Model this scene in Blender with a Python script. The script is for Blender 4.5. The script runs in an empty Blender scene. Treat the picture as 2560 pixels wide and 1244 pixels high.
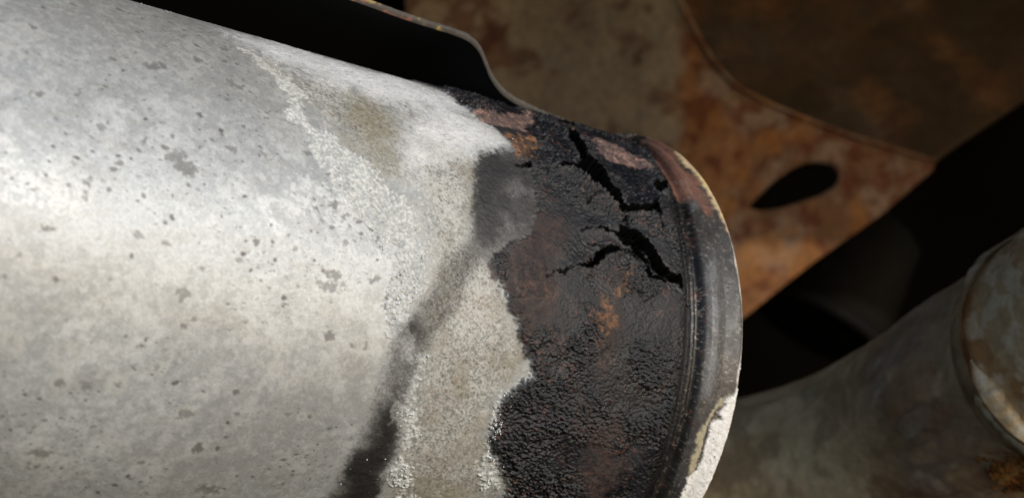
import bpy, math
import numpy as np
from mathutils import Vector

# ------------------------------------------------------------------ camera, sky, sun, exposure
scene = bpy.context.scene
ZC = 0.50                                   # height of the lens above the ground
cam_d = bpy.data.cameras.new("camera")
cam_d.sensor_width = 36.0
cam_d.lens = 18.0 / math.tan(math.radians(20.0))
cam_d.clip_start = 0.01
cam_d.clip_end = 60.0
cam_d.dof.use_dof = True
cam_d.dof.focus_distance = 0.284
cam_d.dof.aperture_fstop = 17.0
cam = bpy.data.objects.new("camera", cam_d)
cam.location = (0, 0, ZC)
cam.rotation_euler = (math.radians(90), 0, 0)
scene.collection.objects.link(cam)
scene.camera = cam

SUN = Vector((0.70, -0.62, 0.34)).normalized()      # towards the sun
elev = math.asin(SUN.z)
world = bpy.data.worlds.new("World")
scene.world = world
world.use_nodes = True
wn = world.node_tree.nodes
sky = wn.new("ShaderNodeTexSky")
sky.sky_type = 'NISHITA'
sky.sun_disc = False
sky.sun_elevation = elev
sky.sun_rotation = math.atan2(SUN.x, SUN.y)
world.node_tree.links.new(sky.outputs[0], wn["Background"].inputs[0])
wn["Background"].inputs[1].default_value = 0.15
sun_d = bpy.data.lights.new("sun", 'SUN')
sun_d.energy = 2.0
sun_d.angle = math.radians(0.6)
sun_d.color = (1.0, 0.99, 0.975)
sun = bpy.data.objects.new("sun", sun_d)
sun.rotation_euler = SUN.to_track_quat('Z', 'Y').to_euler()
sun.location = (1, -1, 1.5)
scene.collection.objects.link(sun)
scene.view_settings.view_transform = 'Standard'
scene.view_settings.look = 'None'
scene.view_settings.exposure = -0.12
scene.view_settings.gamma = 1.0

# ------------------------------------------------------------------ measurements (metres unless named mm)
AXIS = [0.8192, 0.54419, -0.18103]
N_UP = [0.21577, 0.0, 0.97644]
N_FRONT = [0.53137, -0.83896, -0.11742]
CENTRE = [0.0177, 0.36, -0.02838]
RC_MM = 56.321
RR_MM = 59.079
SHADE_EDGE = 0.22
# traced stains, bands, chips, cracks and painted light on the muffler skin: (mm along the axis, mm round the girth)
Z = {'burnt': [[(-63.63, 15.98), (-62.94, 21.61), (-60.4, 27.7), (-55.96, 32.73), (-55.1, 34.87), (-55.04, 38.22), (-52.55, 41.79), (-53.22, 52.77), (-56.77, 60.13), (-62.72, 63.1), (-67.25, 66.52), (-67.21, 68.6), (-64.81, 71.05), (-62.02, 75.46), (-59.12, 79.04), (-58.59, 82.19), (-56.03, 85.07), (-53.84, 85.98), (-54.09, 88.9), (-56.38, 91.27), (-58.7, 93.25), (-58.97, 95.39), (-58.73, 98.79), (-59.15, 101.48), (-57.05, 105.8), (-53.8, 109.28), (-50.51, 111.95), (-47.69, 116.4), (-42.54, 126.8), (6, 125), (6, 0), (-68, -6)]],
     'darkband': [[(-64.83, 41.71), (-59.08, 37.88), (-52.11, 35.89), (-44.84, 39.44), (-46.09, 51.09), (-50.79, 61.63), (-59.06, 66.69), (-64.88, 69.41), (-68.28, 67.96), (-71.62, 71.58), (-73.33, 76.1), (-75.03, 80.31), (-77.82, 83.86), (-78.62, 88.28), (-79.03, 93.9), (-80.1, 100.63), (-78.27, 103.85), (-78.61, 107.49), (-78.81, 113.27), (-77.05, 121.79), (-87.03, 123.29), (-87.42, 119.61), (-87.6, 113.35), (-87.35, 107.66), (-86.89, 103.2), (-87.07, 99.03), (-86.66, 94.93), (-86.48, 89.4), (-85.94, 86.23), (-85.22, 83.43), (-82.77, 79.97), (-80.1, 76.83), (-79.04, 74.3), (-77.53, 70.46), (-73.5, 66.46), (-70.79, 62.12), (-69.47, 54.64), (-67.44, 46.09)]],
     'darkbandcore': [[(-86.8, 99.82), (-83.11, 96.47), (-80.35, 100.66), (-79.03, 107.54), (-79.23, 113.32), (-77.37, 122.07), (-87.27, 123.32), (-87.8, 112.88), (-86.86, 106.7)], [(-66.16, 42.93), (-60.81, 40.09), (-62.84, 50.1), (-66.1, 59.39), (-69.67, 62.75), (-68.97, 54.52)], [(-83.73, 82.05), (-79.83, 83.77), (-80.46, 86.98), (-83.81, 85.92)]],
     'tongue': [[(-79.21, 35.54), (-67.1, 26.47), (-60.4, 27.7), (-54.11, 32.31), (-60.9, 38.74), (-66.32, 41.7), (-73.22, 45.77), (-80.76, 50.7), (-85.06, 51.81), (-84.29, 44.48)]],
     'frostlight': [[(-117.22, 17.2), (-102.24, 9.97), (-89.18, 12.77), (-73.98, 12.09), (-61.64, 14.94), (-60.95, 26.53), (-70.88, 31.04), (-85.4, 30.89), (-97.45, 31.02), (-108.01, 27.46)]],
     'pale': [[(-80.76, 50.7), (-71.6, 47.24), (-72.15, 57.1), (-74.44, 65.39), (-78.08, 68.55), (-80.87, 62.48), (-83.24, 56.02)], [(-71.44, 71.39), (-67.27, 69.84), (-63.45, 75.69), (-60.77, 80.9), (-66.13, 87.3), (-71.38, 84.87), (-73.41, 78.88)], [(-78.08, 68.55), (-73.51, 66.04), (-78.74, 72.67), (-80.98, 76.97), (-83.1, 74.21)]],
     'palewhite': [[(-117.3, 62.97), (-112.55, 62.7), (-113.11, 67.89), (-115.36, 69.48), (-117.12, 66.81)], [(-110.53, 58.14), (-102.7, 59.66), (-98.5, 61.22), (-101.87, 63.99), (-109.31, 62.79)], [(-163.62, 66.23), (-158.68, 64.33), (-151.75, 67.71), (-150.05, 70.84), (-155.65, 73.39), (-162.96, 71.56)]],
     'tan': [[(-90.2, 22.77), (-81.0, 32.0), (-79.21, 35.54), (-84.29, 44.48), (-85.53, 51.93), (-81.27, 54.63), (-81.79, 62.67), (-79.9, 68.88), (-82.51, 78.77), (-79.83, 83.77), (-79.9, 89.24), (-80.06, 101.48), (-78.27, 103.85), (-76.51, 121.96), (-46.14, 118.31), (-50.04, 111.89), (-59.15, 101.48), (-58.7, 93.25), (-53.84, 85.98), (-59.12, 79.04), (-67.25, 66.52), (-70.66, 63.8), (-66.36, 41.83), (-79.21, 35.54), (-90.2, 22.77)], [(-113.52, 28.74), (-103.18, 29.08), (-90.82, 30.26), (-81.99, 35.25), (-84.71, 52.68), (-90.36, 55.0), (-97.68, 49.39), (-104.15, 40.87), (-110.0, 35.78)]],
     'olive': [[(-154.51, 31.0), (-135.6, 14.29), (-118.43, 21.44), (-109.69, 34.32), (-106.18, 42.69), (-113.77, 50.11), (-126.18, 46.16), (-136.67, 43.65), (-146.9, 43.25), (-155.32, 42.32)], [(-123.53, 109.7), (-116.21, 102.13), (-107.31, 95.44), (-96.73, 89.35), (-90.01, 89.14), (-88.72, 101.74), (-86.93, 120.68), (-103.78, 126.5), (-116.63, 128.29)]],
     'olivedeep': [[(-95.06, 32.18), (-85.4, 30.89), (-82.42, 36.74), (-86.02, 43.91), (-92.0, 46.77), (-96.42, 41.66)], [(-71.91, 112.43), (-67.04, 110.85), (-63.3, 116.66), (-66.13, 120.44), (-69.9, 118.57)], [(-69.77, 47.79), (-67.23, 46.03), (-69.92, 60.19), (-72.56, 64.18), (-73.12, 57.32)], [(-74.22, 88.44), (-68.85, 87.68), (-66.83, 94.73), (-71.04, 96.11)], [(-66.23, 71.29), (-63.75, 72.5), (-59.6, 79.11), (-57.8, 83.69), (-54.32, 86.05), (-56.49, 90.87), (-60.47, 84.89), (-63.04, 78.84)]],
     'rustbrown': [[(-66.85, 64.76), (-58.88, 61.46), (-53.33, 56.65), (-47.98, 55.49), (-48.97, 66.56), (-49.47, 76.73), (-53.63, 82.28), (-57.48, 82.84), (-59.24, 78.25), (-63.85, 70.88)], [(-36.79, 95.19), (-29.35, 97.88), (-25.57, 104.05), (-23.8, 113.7), (-30.62, 115.14), (-34.78, 105.11)], [(-39.66, 80.24), (-35.05, 74.49), (-32.89, 79.26), (-36.65, 84.86)]],
     'pink': [[(-25.93, 19.02), (-20.51, 16.09), (-16.09, 20.71), (-12.66, 29.42), (-19.14, 31.36), (-26.7, 31.13), (-28.62, 28.03)], [(-61.24, 24.8), (-52.27, 21.54), (-38.22, 11.21), (-43.7, 22.85), (-48.64, 27.58), (-56.82, 29.15), (-61.68, 28.29)]],
     'orange': [[(-56.5, 37.0), (-52.18, 32.01), (-48.63, 31.23), (-48.84, 35.16), (-51.65, 39.04), (-56.32, 40.52)], [(-33.48, 63.74), (-30.4, 62.45), (-31.93, 65.27), (-35.28, 69.81), (-35.5, 67.66)], [(-51.28, 111.0), (-48.86, 111.24), (-48.29, 112.95), (-50.19, 113.17)], [(-38.5, 69.91), (-34.74, 69.72), (-36.11, 74.66), (-38.63, 80.09), (-40.3, 75.31)]],
     'rimsunlit': [[(-0.5, 7.34), (5.05, 7.0), (-0.48, 19.55), (-2.07, 24.61), (-1.58, 29.74), (-1.47, 42.15), (-0.74, 47.69), (0.63, 54.66), (1.07, 62.19), (5.28, 53.76), (7.29, 39.86), (7.93, 24.2), (9.24, 7.42), (1.75, 7.71)]],
     'rimrust': [[(-3.23, 7.14), (4.79, 7.1), (-2.03, 23.6), (-2.01, 31.48), (-2.66, 44.79), (-5.56, 44.35), (-5.82, 40.85), (-9.39, 39.33), (-8.71, 32.24), (-9.14, 24.8), (-8.54, 16.54)]],
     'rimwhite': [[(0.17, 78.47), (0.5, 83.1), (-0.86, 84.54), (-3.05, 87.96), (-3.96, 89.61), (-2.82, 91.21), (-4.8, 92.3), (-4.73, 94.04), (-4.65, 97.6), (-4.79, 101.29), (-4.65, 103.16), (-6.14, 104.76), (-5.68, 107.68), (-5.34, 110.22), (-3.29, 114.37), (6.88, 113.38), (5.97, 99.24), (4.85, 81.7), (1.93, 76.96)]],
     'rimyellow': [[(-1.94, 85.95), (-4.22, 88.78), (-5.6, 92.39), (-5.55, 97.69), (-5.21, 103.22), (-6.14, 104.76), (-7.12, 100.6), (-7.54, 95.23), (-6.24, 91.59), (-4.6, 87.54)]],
     'crack': [[(-27.1, 6.55), (-24.88, 6.67), (-22.82, 6.63), (-26.67, 13.07), (-29.42, 14.61), (-31.21, 14.06)], [(-33.22, 21.09), (-32.33, 23.24), (-31.99, 26.05), (-34.03, 31.52), (-33.0, 33.74), (-31.07, 35.54), (-30.31, 38.04), (-30.83, 40.79), (-29.5, 42.38), (-29.42, 44.74), (-30.03, 46.61), (-28.54, 46.91), (-24.68, 45.59), (-20.11, 44.18), (-18.53, 42.79), (-19.41, 47.91), (-20.41, 46.01), (-23.96, 46.89), (-29.11, 48.82), (-31.42, 49.05), (-31.65, 47.13), (-32.95, 45.89), (-33.96, 43.85), (-36.13, 42.06), (-37.61, 40.02), (-38.6, 38.26), (-36.85, 34.8), (-35.88, 30.64), (-35.88, 28.3), (-35.99, 25.81)], [(-36.47, 34.95), (-38.56, 37.58), (-42.3, 39.93), (-45.07, 40.39), (-44.65, 39.51), (-41.2, 38.43)], [(-32.61, 52.88), (-30.2, 53.06), (-27.96, 53.08), (-26.63, 54.21), (-24.72, 54.81), (-23.45, 57.03), (-21.95, 58.19), (-21.08, 59.94), (-19.41, 61.15), (-16.7, 61.69), (-15.29, 64.89), (-18.28, 63.38), (-20.78, 63.09), (-22.99, 62.37), (-24.62, 60.8), (-25.91, 58.78), (-27.91, 57.25), (-29.96, 56.2), (-32.18, 56.18), (-33.67, 55.32), (-35.83, 55.09), (-32.18, 54.5)], [(-26.03, 61.26), (-24.4, 62.82), (-21.48, 63.21), (-20.39, 63.76), (-22.91, 63.93), (-25.35, 63.36), (-26.59, 62.29)], [(-38.45, 54.57), (-35.94, 54.02), (-35.75, 54.67), (-37.91, 55.14)], [(-45.49, 64.53), (-42.6, 63.64), (-40.58, 62.17), (-39.11, 60.33), (-36.79, 59.04), (-33.13, 57.92), (-33.53, 59.14), (-36.74, 60.33), (-38.17, 61.62), (-39.71, 63.27), (-42.44, 64.49)], [(-16.44, 36.29), (-13.63, 35.97), (-11.08, 34.27), (-13.35, 37.15), (-15.66, 39.33), (-16.43, 38.09)], [(-18.22, 41.72), (-17.44, 42.13), (-19.08, 47.28), (-19.34, 45.62)], [(-33.06, 56.17), (-28.71, 56.73), (-26.81, 58.76), (-24.92, 61.42), (-27.44, 60.02), (-30.22, 57.71)], [(-56.81, 42.11), (-52.47, 40.55), (-52.58, 41.56), (-56.47, 42.72)]]}
CRUST = [(-116.84, 25.06, 0.63), (-113.92, 26.94, 1.41), (-110.3, 33.2, 1.87), (-106.66, 38.23, 2.01), (-108.14, 44.42, 1.98), (-104.37, 47.87, 2.28), (-99.78, 52.81, 3.2), (-94.85, 56.09, 3.97), (-91.98, 59.77, 4.58), (-88.53, 64.06, 4.44), (-85.77, 68.38, 3.21), (-85.51, 72.29, 2.9), (-86.14, 76.28, 2.73), (-86.7, 80.22, 1.97), (-85.67, 84.27, 1.51), (-83.07, 87.2, 0.76), (-79.46, 89.18, 1.38), (-79.23, 92.32, 1.38), (-79.84, 96.44, 1.53), (-79.93, 100.61, 2.0), (-77.08, 104.59, 1.71), (-76.58, 109.1, 0.0), (-75.75, 111.41, 0.94), (-74.49, 114.79, 1.73), (-71.26, 119.2, 1.76)]
CRUST2 = [(-58.39, 93.62, 1.12), (-58.87, 97.08, 1.12), (-58.67, 100.98, 0.64), (-58.64, 105.06, 1.45), (-56.56, 108.62, 2.11), (-54.27, 112.38, 2.45), (-51.64, 113.66, 1.48)]
SPOTS = [(-126.7, 34.8, 0.97), (-135.6, 40.6, 1.45), (-134.0, 39.7, 0.73), (-120.7, 40.2, 1.2), (-119.1, 40.3, 0.75), (-122.0, 56.1, 0.94), (-132.8, 60.4, 1.68), (-130.7, 61.4, 1.83), (-134.1, 59.2, 0.98), (-129.6, 62.3, 0.98), (-100.2, 76.4, 1.92), (-100.6, 78.3, 1.91), (-98.7, 77.3, 1.48), (-101.7, 76.3, 1.32), (-145.5, 102.8, 0.8), (-141.2, 103.1, 0.95), (-136.0, 101.9, 0.82), (-129.8, 97.8, 0.62), (-144.1, 117.3, 1.5), (-145.6, 120.8, 0.82), (-122.5, 106.0, 1.2), (-112.1, 121.9, 1.92), (-117.9, 112.5, 1.29), (-139.4, 22.2, 0.91), (-136.7, 22.7, 1.67), (-149.6, 26.4, 0.88), (-157.4, 38.6, 0.63), (-163.1, 39.3, 0.62), (-157.0, 54.4, 0.8), (-158.2, 54.4, 0.67), (-156.0, 53.8, 0.61), (-142.4, 63.7, 0.61), (-143.5, 65.4, 0.54), (-143.8, 69.1, 0.47), (-140.8, 68.6, 0.48), (-147.9, 68.6, 0.67), (-147.6, 71.7, 0.73), (-147.5, 68.0, 0.54), (-145.8, 57.4, 1.09), (-145.0, 57.0, 0.69), (-137.7, 75.9, 0.82), (-132.7, 76.5, 0.76), (-153.1, 77.6, 0.92), (-125.9, 79.6, 0.56), (-128.2, 84.6, 1.11), (-127.3, 89.7, 0.69), (-125.7, 88.6, 0.63), (-99.2, 87.5, 0.88), (-94.5, 88.3, 0.89), (-91.6, 88.8, 0.9), (-114.3, 100.3, 0.72), (-141.4, 84.2, 0.4), (-136.9, 93.2, 0.47), (-142.2, 95.2, 0.4), (-120.3, 101.1, 0.42), (-105.9, 102.4, 0.58), (-103.2, 103.2, 0.59), (-105.2, 64.3, 0.74), (-101.5, 62.7, 1.04), (-98.5, 64.5, 0.9), (-115.7, 55.6, 0.73), (-114.4, 56.4, 0.59), (-116.6, 73.1, 0.71), (-108.7, 72.7, 0.58), (-98.7, 69.7, 0.74), (-125.9, 55.2, 0.43), (-133.4, 56.4, 0.7), (-119.4, 50.3, 0.51), (-92.1, 75.8, 0.98), (-107.4, 79.5, 0.58), (-113.8, 69.2, 0.58), (-119.2, 76.8, 0.5), (-138.5, 79.6, 0.47), (-150.2, 85.7, 0.53), (-146.9, 92.0, 0.46), (-139.5, 72.9, 0.48), (-156.7, 82.9, 0.45), (-158.3, 86.7, 0.39), (-111.9, 36.8, 0.77), (-103.5, 35.7, 0.78), (-107.1, 38.4, 0.7), (-106.3, 21.6, 1.13), (-120.1, 28.2, 1.08), (-106.5, 11.5, 0.75)]
RINGS = [(-145.5, 102.8, 1.74), (-136.0, 101.9, 1.91), (-146.0, 98.1, 2.26), (-154.7, 97.0, 1.69), (-100.4, 103.3, 1.03), (-104.0, 97.7, 1.46), (-108.4, 94.8, 1.44), (-122.5, 106.0, 1.84), (-144.1, 117.3, 2.05), (-129.8, 97.8, 1.24)]
HAIR = [[(-30.98, 48.29), (-29.52, 50.31), (-28.78, 52.75)], [(-19.58, 47.73), (-19.04, 50.56), (-20.03, 53.4)], [(-44.68, 39.9), (-47.12, 41.38), (-49.75, 41.92)], [(-45.39, 64.69), (-47.93, 66.2), (-50.51, 66.84), (-52.55, 68.06)], [(-36.82, 59.23), (-38.89, 58.52), (-41.07, 58.77)], [(-38.28, 54.83), (-41.0, 54.93), (-43.03, 56.14)], [(-15.39, 64.73), (-14.34, 66.29), (-13.96, 68.5)], [(-34.24, 43.69), (-37.08, 45.61), (-39.6, 48.68)], [(-33.39, 58.16), (-29.12, 59.21), (-27.18, 61.47)], [(-26.06, 54.69), (-23.23, 53.27), (-21.25, 53.67)], [(-11.56, 34.73), (-7.56, 31.35), (-6.23, 31.2)], [(-34.03, 31.52), (-30.42, 29.3), (-28.27, 29.61)], [(-23.0, 6.6), (-21.26, 6.79)], [(-29.64, 53.04), (-30.29, 51.53), (-29.37, 49.74)], [(-22.66, 46.46), (-22.63, 44.36), (-20.99, 42.48)]]
SHIELD = [(-102.87, 71.62), (-91.28, 71.55), (-80.69, 71.32), (-72.83, 70.96), (-66.44, 70.87), (-59.96, 70.96), (-54.94, 70.8), (-51.68, 69.96), (-49.37, 68.16), (-47.21, 65.35), (-44.76, 62.77), (-41.54, 60.75), (-37.47, 59.59), (-32.54, 58.92), (-26.31, 58.22), (-19.99, 57.61), (-12.03, 56.2), (-6.89, 56.15)]
XM_BASE = (0.1058, 0.6, -0.0133)
XM_OUT = [(-0.04777, 0.16242), (0.04777, 0.16242), (0.06142, 0.13342), (0.07166, 0.10612), (0.07933, 0.08991), (0.08701, 0.07797), (0.09554, 0.06893), (0.10748, 0.06261), (0.12113, 0.05698), (0.13478, 0.05187), (0.14843, 0.04709), (0.16379, 0.04265), (0.1817, 0.03753), (0.18051, 0.03361), (0.15696, 0.01399), (0.12966, -0.00478), (0.10066, -0.0273), (0.07166, -0.04914), (0.0546, -0.06193), (-0.04777, -0.06193)]
XM_HOLE = [(0.10032, 0.0174), (0.10237, 0.02013), (0.1109, 0.02849), (0.11857, 0.03378), (0.12455, 0.03651), (0.13052, 0.03719), (0.13615, 0.03617), (0.13922, 0.0331), (0.13956, 0.02969), (0.13734, 0.02627), (0.13137, 0.02286), (0.12113, 0.01945), (0.11346, 0.01706), (0.10578, 0.01621)]
XM_CREASE = [(0.04777, 0.16242), (0.06142, 0.13342), (0.07166, 0.10612), (0.07933, 0.08991), (0.08701, 0.07797), (0.09554, 0.06893), (0.10748, 0.06261), (0.12113, 0.05698), (0.13478, 0.05187), (0.14843, 0.04709), (0.16379, 0.04265), (0.1817, 0.03753)]
BUSH = (0.1489, 0.68, -0.0373)
BUSH_AXIS = (0.5, 0.25, 0.83)
H_AXIS = (0.45122, -0.75548, 0.47502)
H_N1 = (-0.72504, 0, 0.68871)
H_N2 = (-0.52031, -0.65517, -0.54776)
H_CEN = (0.1429, 0.368, -0.02893)
H_RAD = 0.03325
BEND_RAD = 0.03104
BEND = [(0.14248, 0.348, -0.02256), (0.1429, 0.368, -0.02893), (0.13192, 0.3864, -0.04), (0.12256, 0.4096, -0.0528), (0.10648, 0.432, -0.06656), (0.08576, 0.448, -0.0764), (0.05888, 0.46, -0.08408), (0.02928, 0.468, -0.08888)]
LUMP = (0.1275, 0.356, -0.06)

# ------------------------------------------------------------------ helpers
RNG = np.random.default_rng(7)

def tag(o, label=None, category=None, group=None, kind=None):
    for k, v in (("label", label), ("category", category), ("group", group), ("kind", kind)):
        if v: o[k] = v
    return o

def empty(name, loc):
    o = bpy.data.objects.new(name, None)
    o.location = loc
    o.empty_display_size = 0.01
    scene.collection.objects.link(o)
    return o

def mesh_obj(name, co, faces, mat, parent=None, attrs=None, smooth=True):
    """co: (n,3) world metres, faces: (m,3|4) ints; attrs: name -> (n,) or (n,4)"""
    me = bpy.data.meshes.new(name)
    co = np.asarray(co, np.float32)
    faces = np.asarray(faces, np.int32)
    n = faces.shape[1]
    if parent is not None: co = co - np.array(parent.matrix_basis.translation, np.float32)
    me.vertices.add(len(co)); me.vertices.foreach_set("co", co.ravel())
    me.loops.add(faces.size); me.loops.foreach_set("vertex_index", faces.ravel())
    me.polygons.add(len(faces))
    me.polygons.foreach_set("loop_start", np.arange(0, faces.size, n, dtype=np.int32))
    me.polygons.foreach_set("loop_total", np.full(len(faces), n, np.int32))
    if smooth: me.polygons.foreach_set("use_smooth", np.ones(len(faces), bool))
    me.update(calc_edges=True); me.validate()
    for k, v in (attrs or {}).items():
        v = np.asarray(v, np.float32)
        if v.ndim == 1:
            a = me.attributes.new(k, 'FLOAT', 'POINT'); a.data.foreach_set("value", v)
        else:
            a = me.attributes.new(k, 'FLOAT_COLOR', 'POINT'); a.data.foreach_set("color", v.ravel())
    me.materials.append(mat)
    o = bpy.data.objects.new(name, me)
    if parent is not None: o.parent = parent
    scene.collection.objects.link(o)
    return o

def lin(r, g, b):
    """sRGB 0..255 -> linear"""
    c = np.array([r, g, b]) / 255.0
    return np.where(c <= 0.04045, c / 12.92, ((c + 0.055) / 1.055) ** 2.4)

_tab = RNG.random((256, 256)).astype(np.float32)
def vnoise(x, y):
    xi = np.floor(x).astype(int); yi = np.floor(y).astype(int)
    fx = (x - xi).astype(np.float32); fy = (y - yi).astype(np.float32)
    fx = fx * fx * fx * (fx * (fx * 6 - 15) + 10); fy = fy * fy * fy * (fy * (fy * 6 - 15) + 10)
    x0 = xi & 255; x1 = (xi + 1) & 255; y0 = yi & 255; y1 = (yi + 1) & 255
    a = _tab[x0, y0]; b = _tab[x1, y0]; c = _tab[x0, y1]; d = _tab[x1, y1]
    return a + (b - a) * fx + (c - a) * fy + (a - b - c + d) * fx * fy

def fbm(x, y, size, octaves=4, seed=0, gain=0.5):
    """0..1 noise with features of about `size` mm"""
    f = 1.0 / size; amp = 1.0; tot = 0.0; out = 0.0
    ox = 17.3 * seed; oy = 41.7 * seed
    for k in range(octaves):
        ca, sa = math.cos(0.6 * k + seed), math.sin(0.6 * k + seed)
        out = out + amp * vnoise((x * ca - y * sa) * f + ox, (x * sa + y * ca) * f + oy)
        tot += amp; amp *= gain; f *= 2.03; ox += 13.1; oy += 7.7
    return out / tot

def worley(x, y, size, seed=0):
    """F1, F2 in units of size, and a random id per cell"""
    X = x / size + 31.7 * seed; Y = y / size + 11.3 * seed
    xi = np.floor(X).astype(int); yi = np.floor(Y).astype(int)
    f1 = np.full(X.shape, 9.0, np.float32); f2 = f1.copy(); idv = np.zeros(X.shape, np.float32)
    for dx in (-1, 0, 1):
        for dy in (-1, 0, 1):
            a = (xi + dx) & 255; b = (yi + dy) & 255
            px = xi + dx + _tab[a, b]; py = yi + dy + _tab[b, (a + 97) & 255]
            d = np.hypot(X - px, Y - py).astype(np.float32)
            m = d < f1
            f2 = np.where(m, f1, np.minimum(f2, d))
            idv = np.where(m, _tab[(a + 31) & 255, (b + 57) & 255], idv)
            f1 = np.minimum(f1, d)
    return f1, f2, idv

def sstep(a, b, x):
    t = np.clip((x - a) / (b - a), 0, 1)
    return t * t * (3 - 2 * t)

def sdist(x, y, poly):
    """signed distance (inside > 0) to a polygon; far away returns a large negative number"""
    p = np.asarray(poly, float)
    out = np.full(x.shape, -50.0, np.float32)
    lo = p.min(0) - 8; hi = p.max(0) + 8
    m = (x > lo[0]) & (x < hi[0]) & (y > lo[1]) & (y < hi[1])
    if not m.any(): return out
    X = x[m]; Y = y[m]
    d2 = np.full(X.shape, 1e9); ins = np.zeros(X.shape, bool)
    for (ax, ay), (bx, by) in zip(p, np.roll(p, -1, 0)):
        ex, ey = bx - ax, by - ay
        t = np.clip(((X - ax) * ex + (Y - ay) * ey) / (ex * ex + ey * ey + 1e-12), 0, 1)
        d2 = np.minimum(d2, (X - ax - t * ex) ** 2 + (Y - ay - t * ey) ** 2)
        if ay != by:
            ins ^= ((ay > Y) != (by > Y)) & (X < (bx - ax) * (Y - ay) / (by - ay) + ax)
    out[m] = np.where(ins, 1, -1) * np.sqrt(d2)
    return out

def zone(x, y, polys, feather):
    d = np.full(x.shape, -50.0, np.float32)
    for p in polys: d = np.maximum(d, sdist(x, y, p))
    return sstep(-feather, feather, d)

def mix(col, new, m):
    m = m[..., None]
    return col * (1 - m) + np.asarray(new) * m

# ------------------------------------------------------------------ materials
def attr_material(name, bump_scale, bump_strength, grain, spec=0.5, bump_dist=0.0002, gloss=False):
    """colour / roughness / metal from the surface's own attributes, with fine grain and relief added here"""
    m = bpy.data.materials.new(name); m.use_nodes = True
    nt = m.node_tree; N = nt.nodes; L = nt.links
    b = N["Principled BSDF"]
    b.inputs["Specular IOR Level"].default_value = spec
    tc = N.new("ShaderNodeTexCoord")
    ac = N.new("ShaderNodeAttribute"); ac.attribute_name = "tone"
    ar = N.new("ShaderNodeAttribute"); ar.attribute_name = "rough"
    am = N.new("ShaderNodeAttribute"); am.attribute_name = "metal"
    n1 = N.new("ShaderNodeTexNoise"); n1.inputs["Scale"].default_value = bump_scale; n1.inputs["Detail"].default_value = 5; n1.inputs["Roughness"].default_value = 0.65
    L.new(tc.outputs["Object"], n1.inputs["Vector"])
    mr = N.new("ShaderNodeMapRange"); mr.inputs[1].default_value = 0.25; mr.inputs[2].default_value = 0.75
    mr.inputs[3].default_value = 1 - grain; mr.inputs[4].default_value = 1 + grain
    L.new(n1.outputs["Fac"], mr.inputs[0])
    mul = N.new("ShaderNodeVectorMath"); mul.operation = 'SCALE'
    L.new(ac.outputs["Color"], mul.inputs[0]); L.new(mr.outputs[0], mul.inputs["Scale"])
    L.new(mul.outputs[0], b.inputs["Base Color"])
    L.new(ar.outputs["Fac"], b.inputs["Roughness"])
    L.new(am.outputs["Fac"], b.inputs["Metallic"])
    ag = N.new("ShaderNodeAttribute"); ag.attribute_name = "gloss"
    if gloss: L.new(ag.outputs["Fac"], b.inputs["Specular IOR Level"])
    bp = N.new("ShaderNodeBump"); bp.inputs["Strength"].default_value = bump_strength; bp.inputs["Distance"].default_value = bump_dist
    L.new(n1.outputs["Fac"], bp.inputs["Height"])
    L.new(bp.outputs[0], b.inputs["Normal"])
    return m

def blotch_material(name, cols, scale, rough, metal=0.0, bump=0.3, dist=0.0006, fine=900.0):
    """cols: list of (position, linear rgb) for a noise ramp"""
    m = bpy.data.materials.new(name); m.use_nodes = True
    nt = m.node_tree; N = nt.nodes; L = nt.links
    b = N["Principled BSDF"]
    tc = N.new("ShaderNodeTexCoord")
    n1 = N.new("ShaderNodeTexNoise"); n1.inputs["Scale"].default_value = scale; n1.inputs["Detail"].default_value = 7; n1.inputs["Roughness"].default_value = 0.62
    n1.inputs["Distortion"].default_value = 0.4
    L.new(tc.outputs["Object"], n1.inputs["Vector"])
    cr = N.new("ShaderNodeValToRGB")
    el = cr.color_ramp.elements
    while len(el) < len(cols): el.new(0.5)
    for e, (p, c) in zip(el, cols):
        e.position = p; e.color = (*[float(v) for v in c], 1)
    L.new(n1.outputs["Fac"], cr.inputs[0]); L.new(cr.outputs[0], b.inputs["Base Color"])
    n2 = N.new("ShaderNodeTexNoise"); n2.inputs["Scale"].default_value = fine; n2.inputs["Detail"].default_value = 4
    L.new(tc.outputs["Object"], n2.inputs["Vector"])
    mr = N.new("ShaderNodeMapRange"); mr.inputs[3].default_value = rough - 0.15; mr.inputs[4].default_value = rough + 0.15
    L.new(n2.outputs["Fac"], mr.inputs[0]); L.new(mr.outputs[0], b.inputs["Roughness"])
    b.inputs["Metallic"].default_value = metal
    bp = N.new("ShaderNodeBump"); bp.inputs["Strength"].default_value = bump; bp.inputs["Distance"].default_value = dist
    L.new(n2.outputs["Fac"], bp.inputs["Height"]); L.new(bp.outputs[0], b.inputs["Normal"])
    return m

M_shell = attr_material("oxidised_aluminised_steel", 2600, 0.35, 0.13, bump_dist=0.00012)
M_burnt = attr_material("burnt_bitumen_coating", 2600, 0.8, 0.25, bump_dist=0.00025, gloss=True)
M_rim = attr_material("end_rim_steel", 2400, 0.35, 0.12, bump_dist=0.0001)
M_crust = blotch_material("white_corrosion", [(0.30, lin(150, 155, 155)), (0.6, lin(226, 230, 230))], 500, 0.8, bump=0.4, dist=0.0002, fine=3000)
M_shield = attr_material("shield_steel", 1500, 0.4, 0.2, spec=0.25)
M_black = blotch_material("gap_shade_black", [(0.3, (0.002, 0.002, 0.002)), (0.7, (0.005, 0.0045, 0.004))], 20, 0.9)  # near-black colour stands in for deep shade
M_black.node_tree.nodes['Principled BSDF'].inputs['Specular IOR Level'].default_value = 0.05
M_panel = attr_material("rusty_crossmember_steel", 260, 0.5, 0.35, spec=0.2, bump_dist=0.001)
M_pipe = attr_material("weathered_pipe_steel", 420, 0.5, 0.25, spec=0.3, bump_dist=0.0006)
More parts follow.
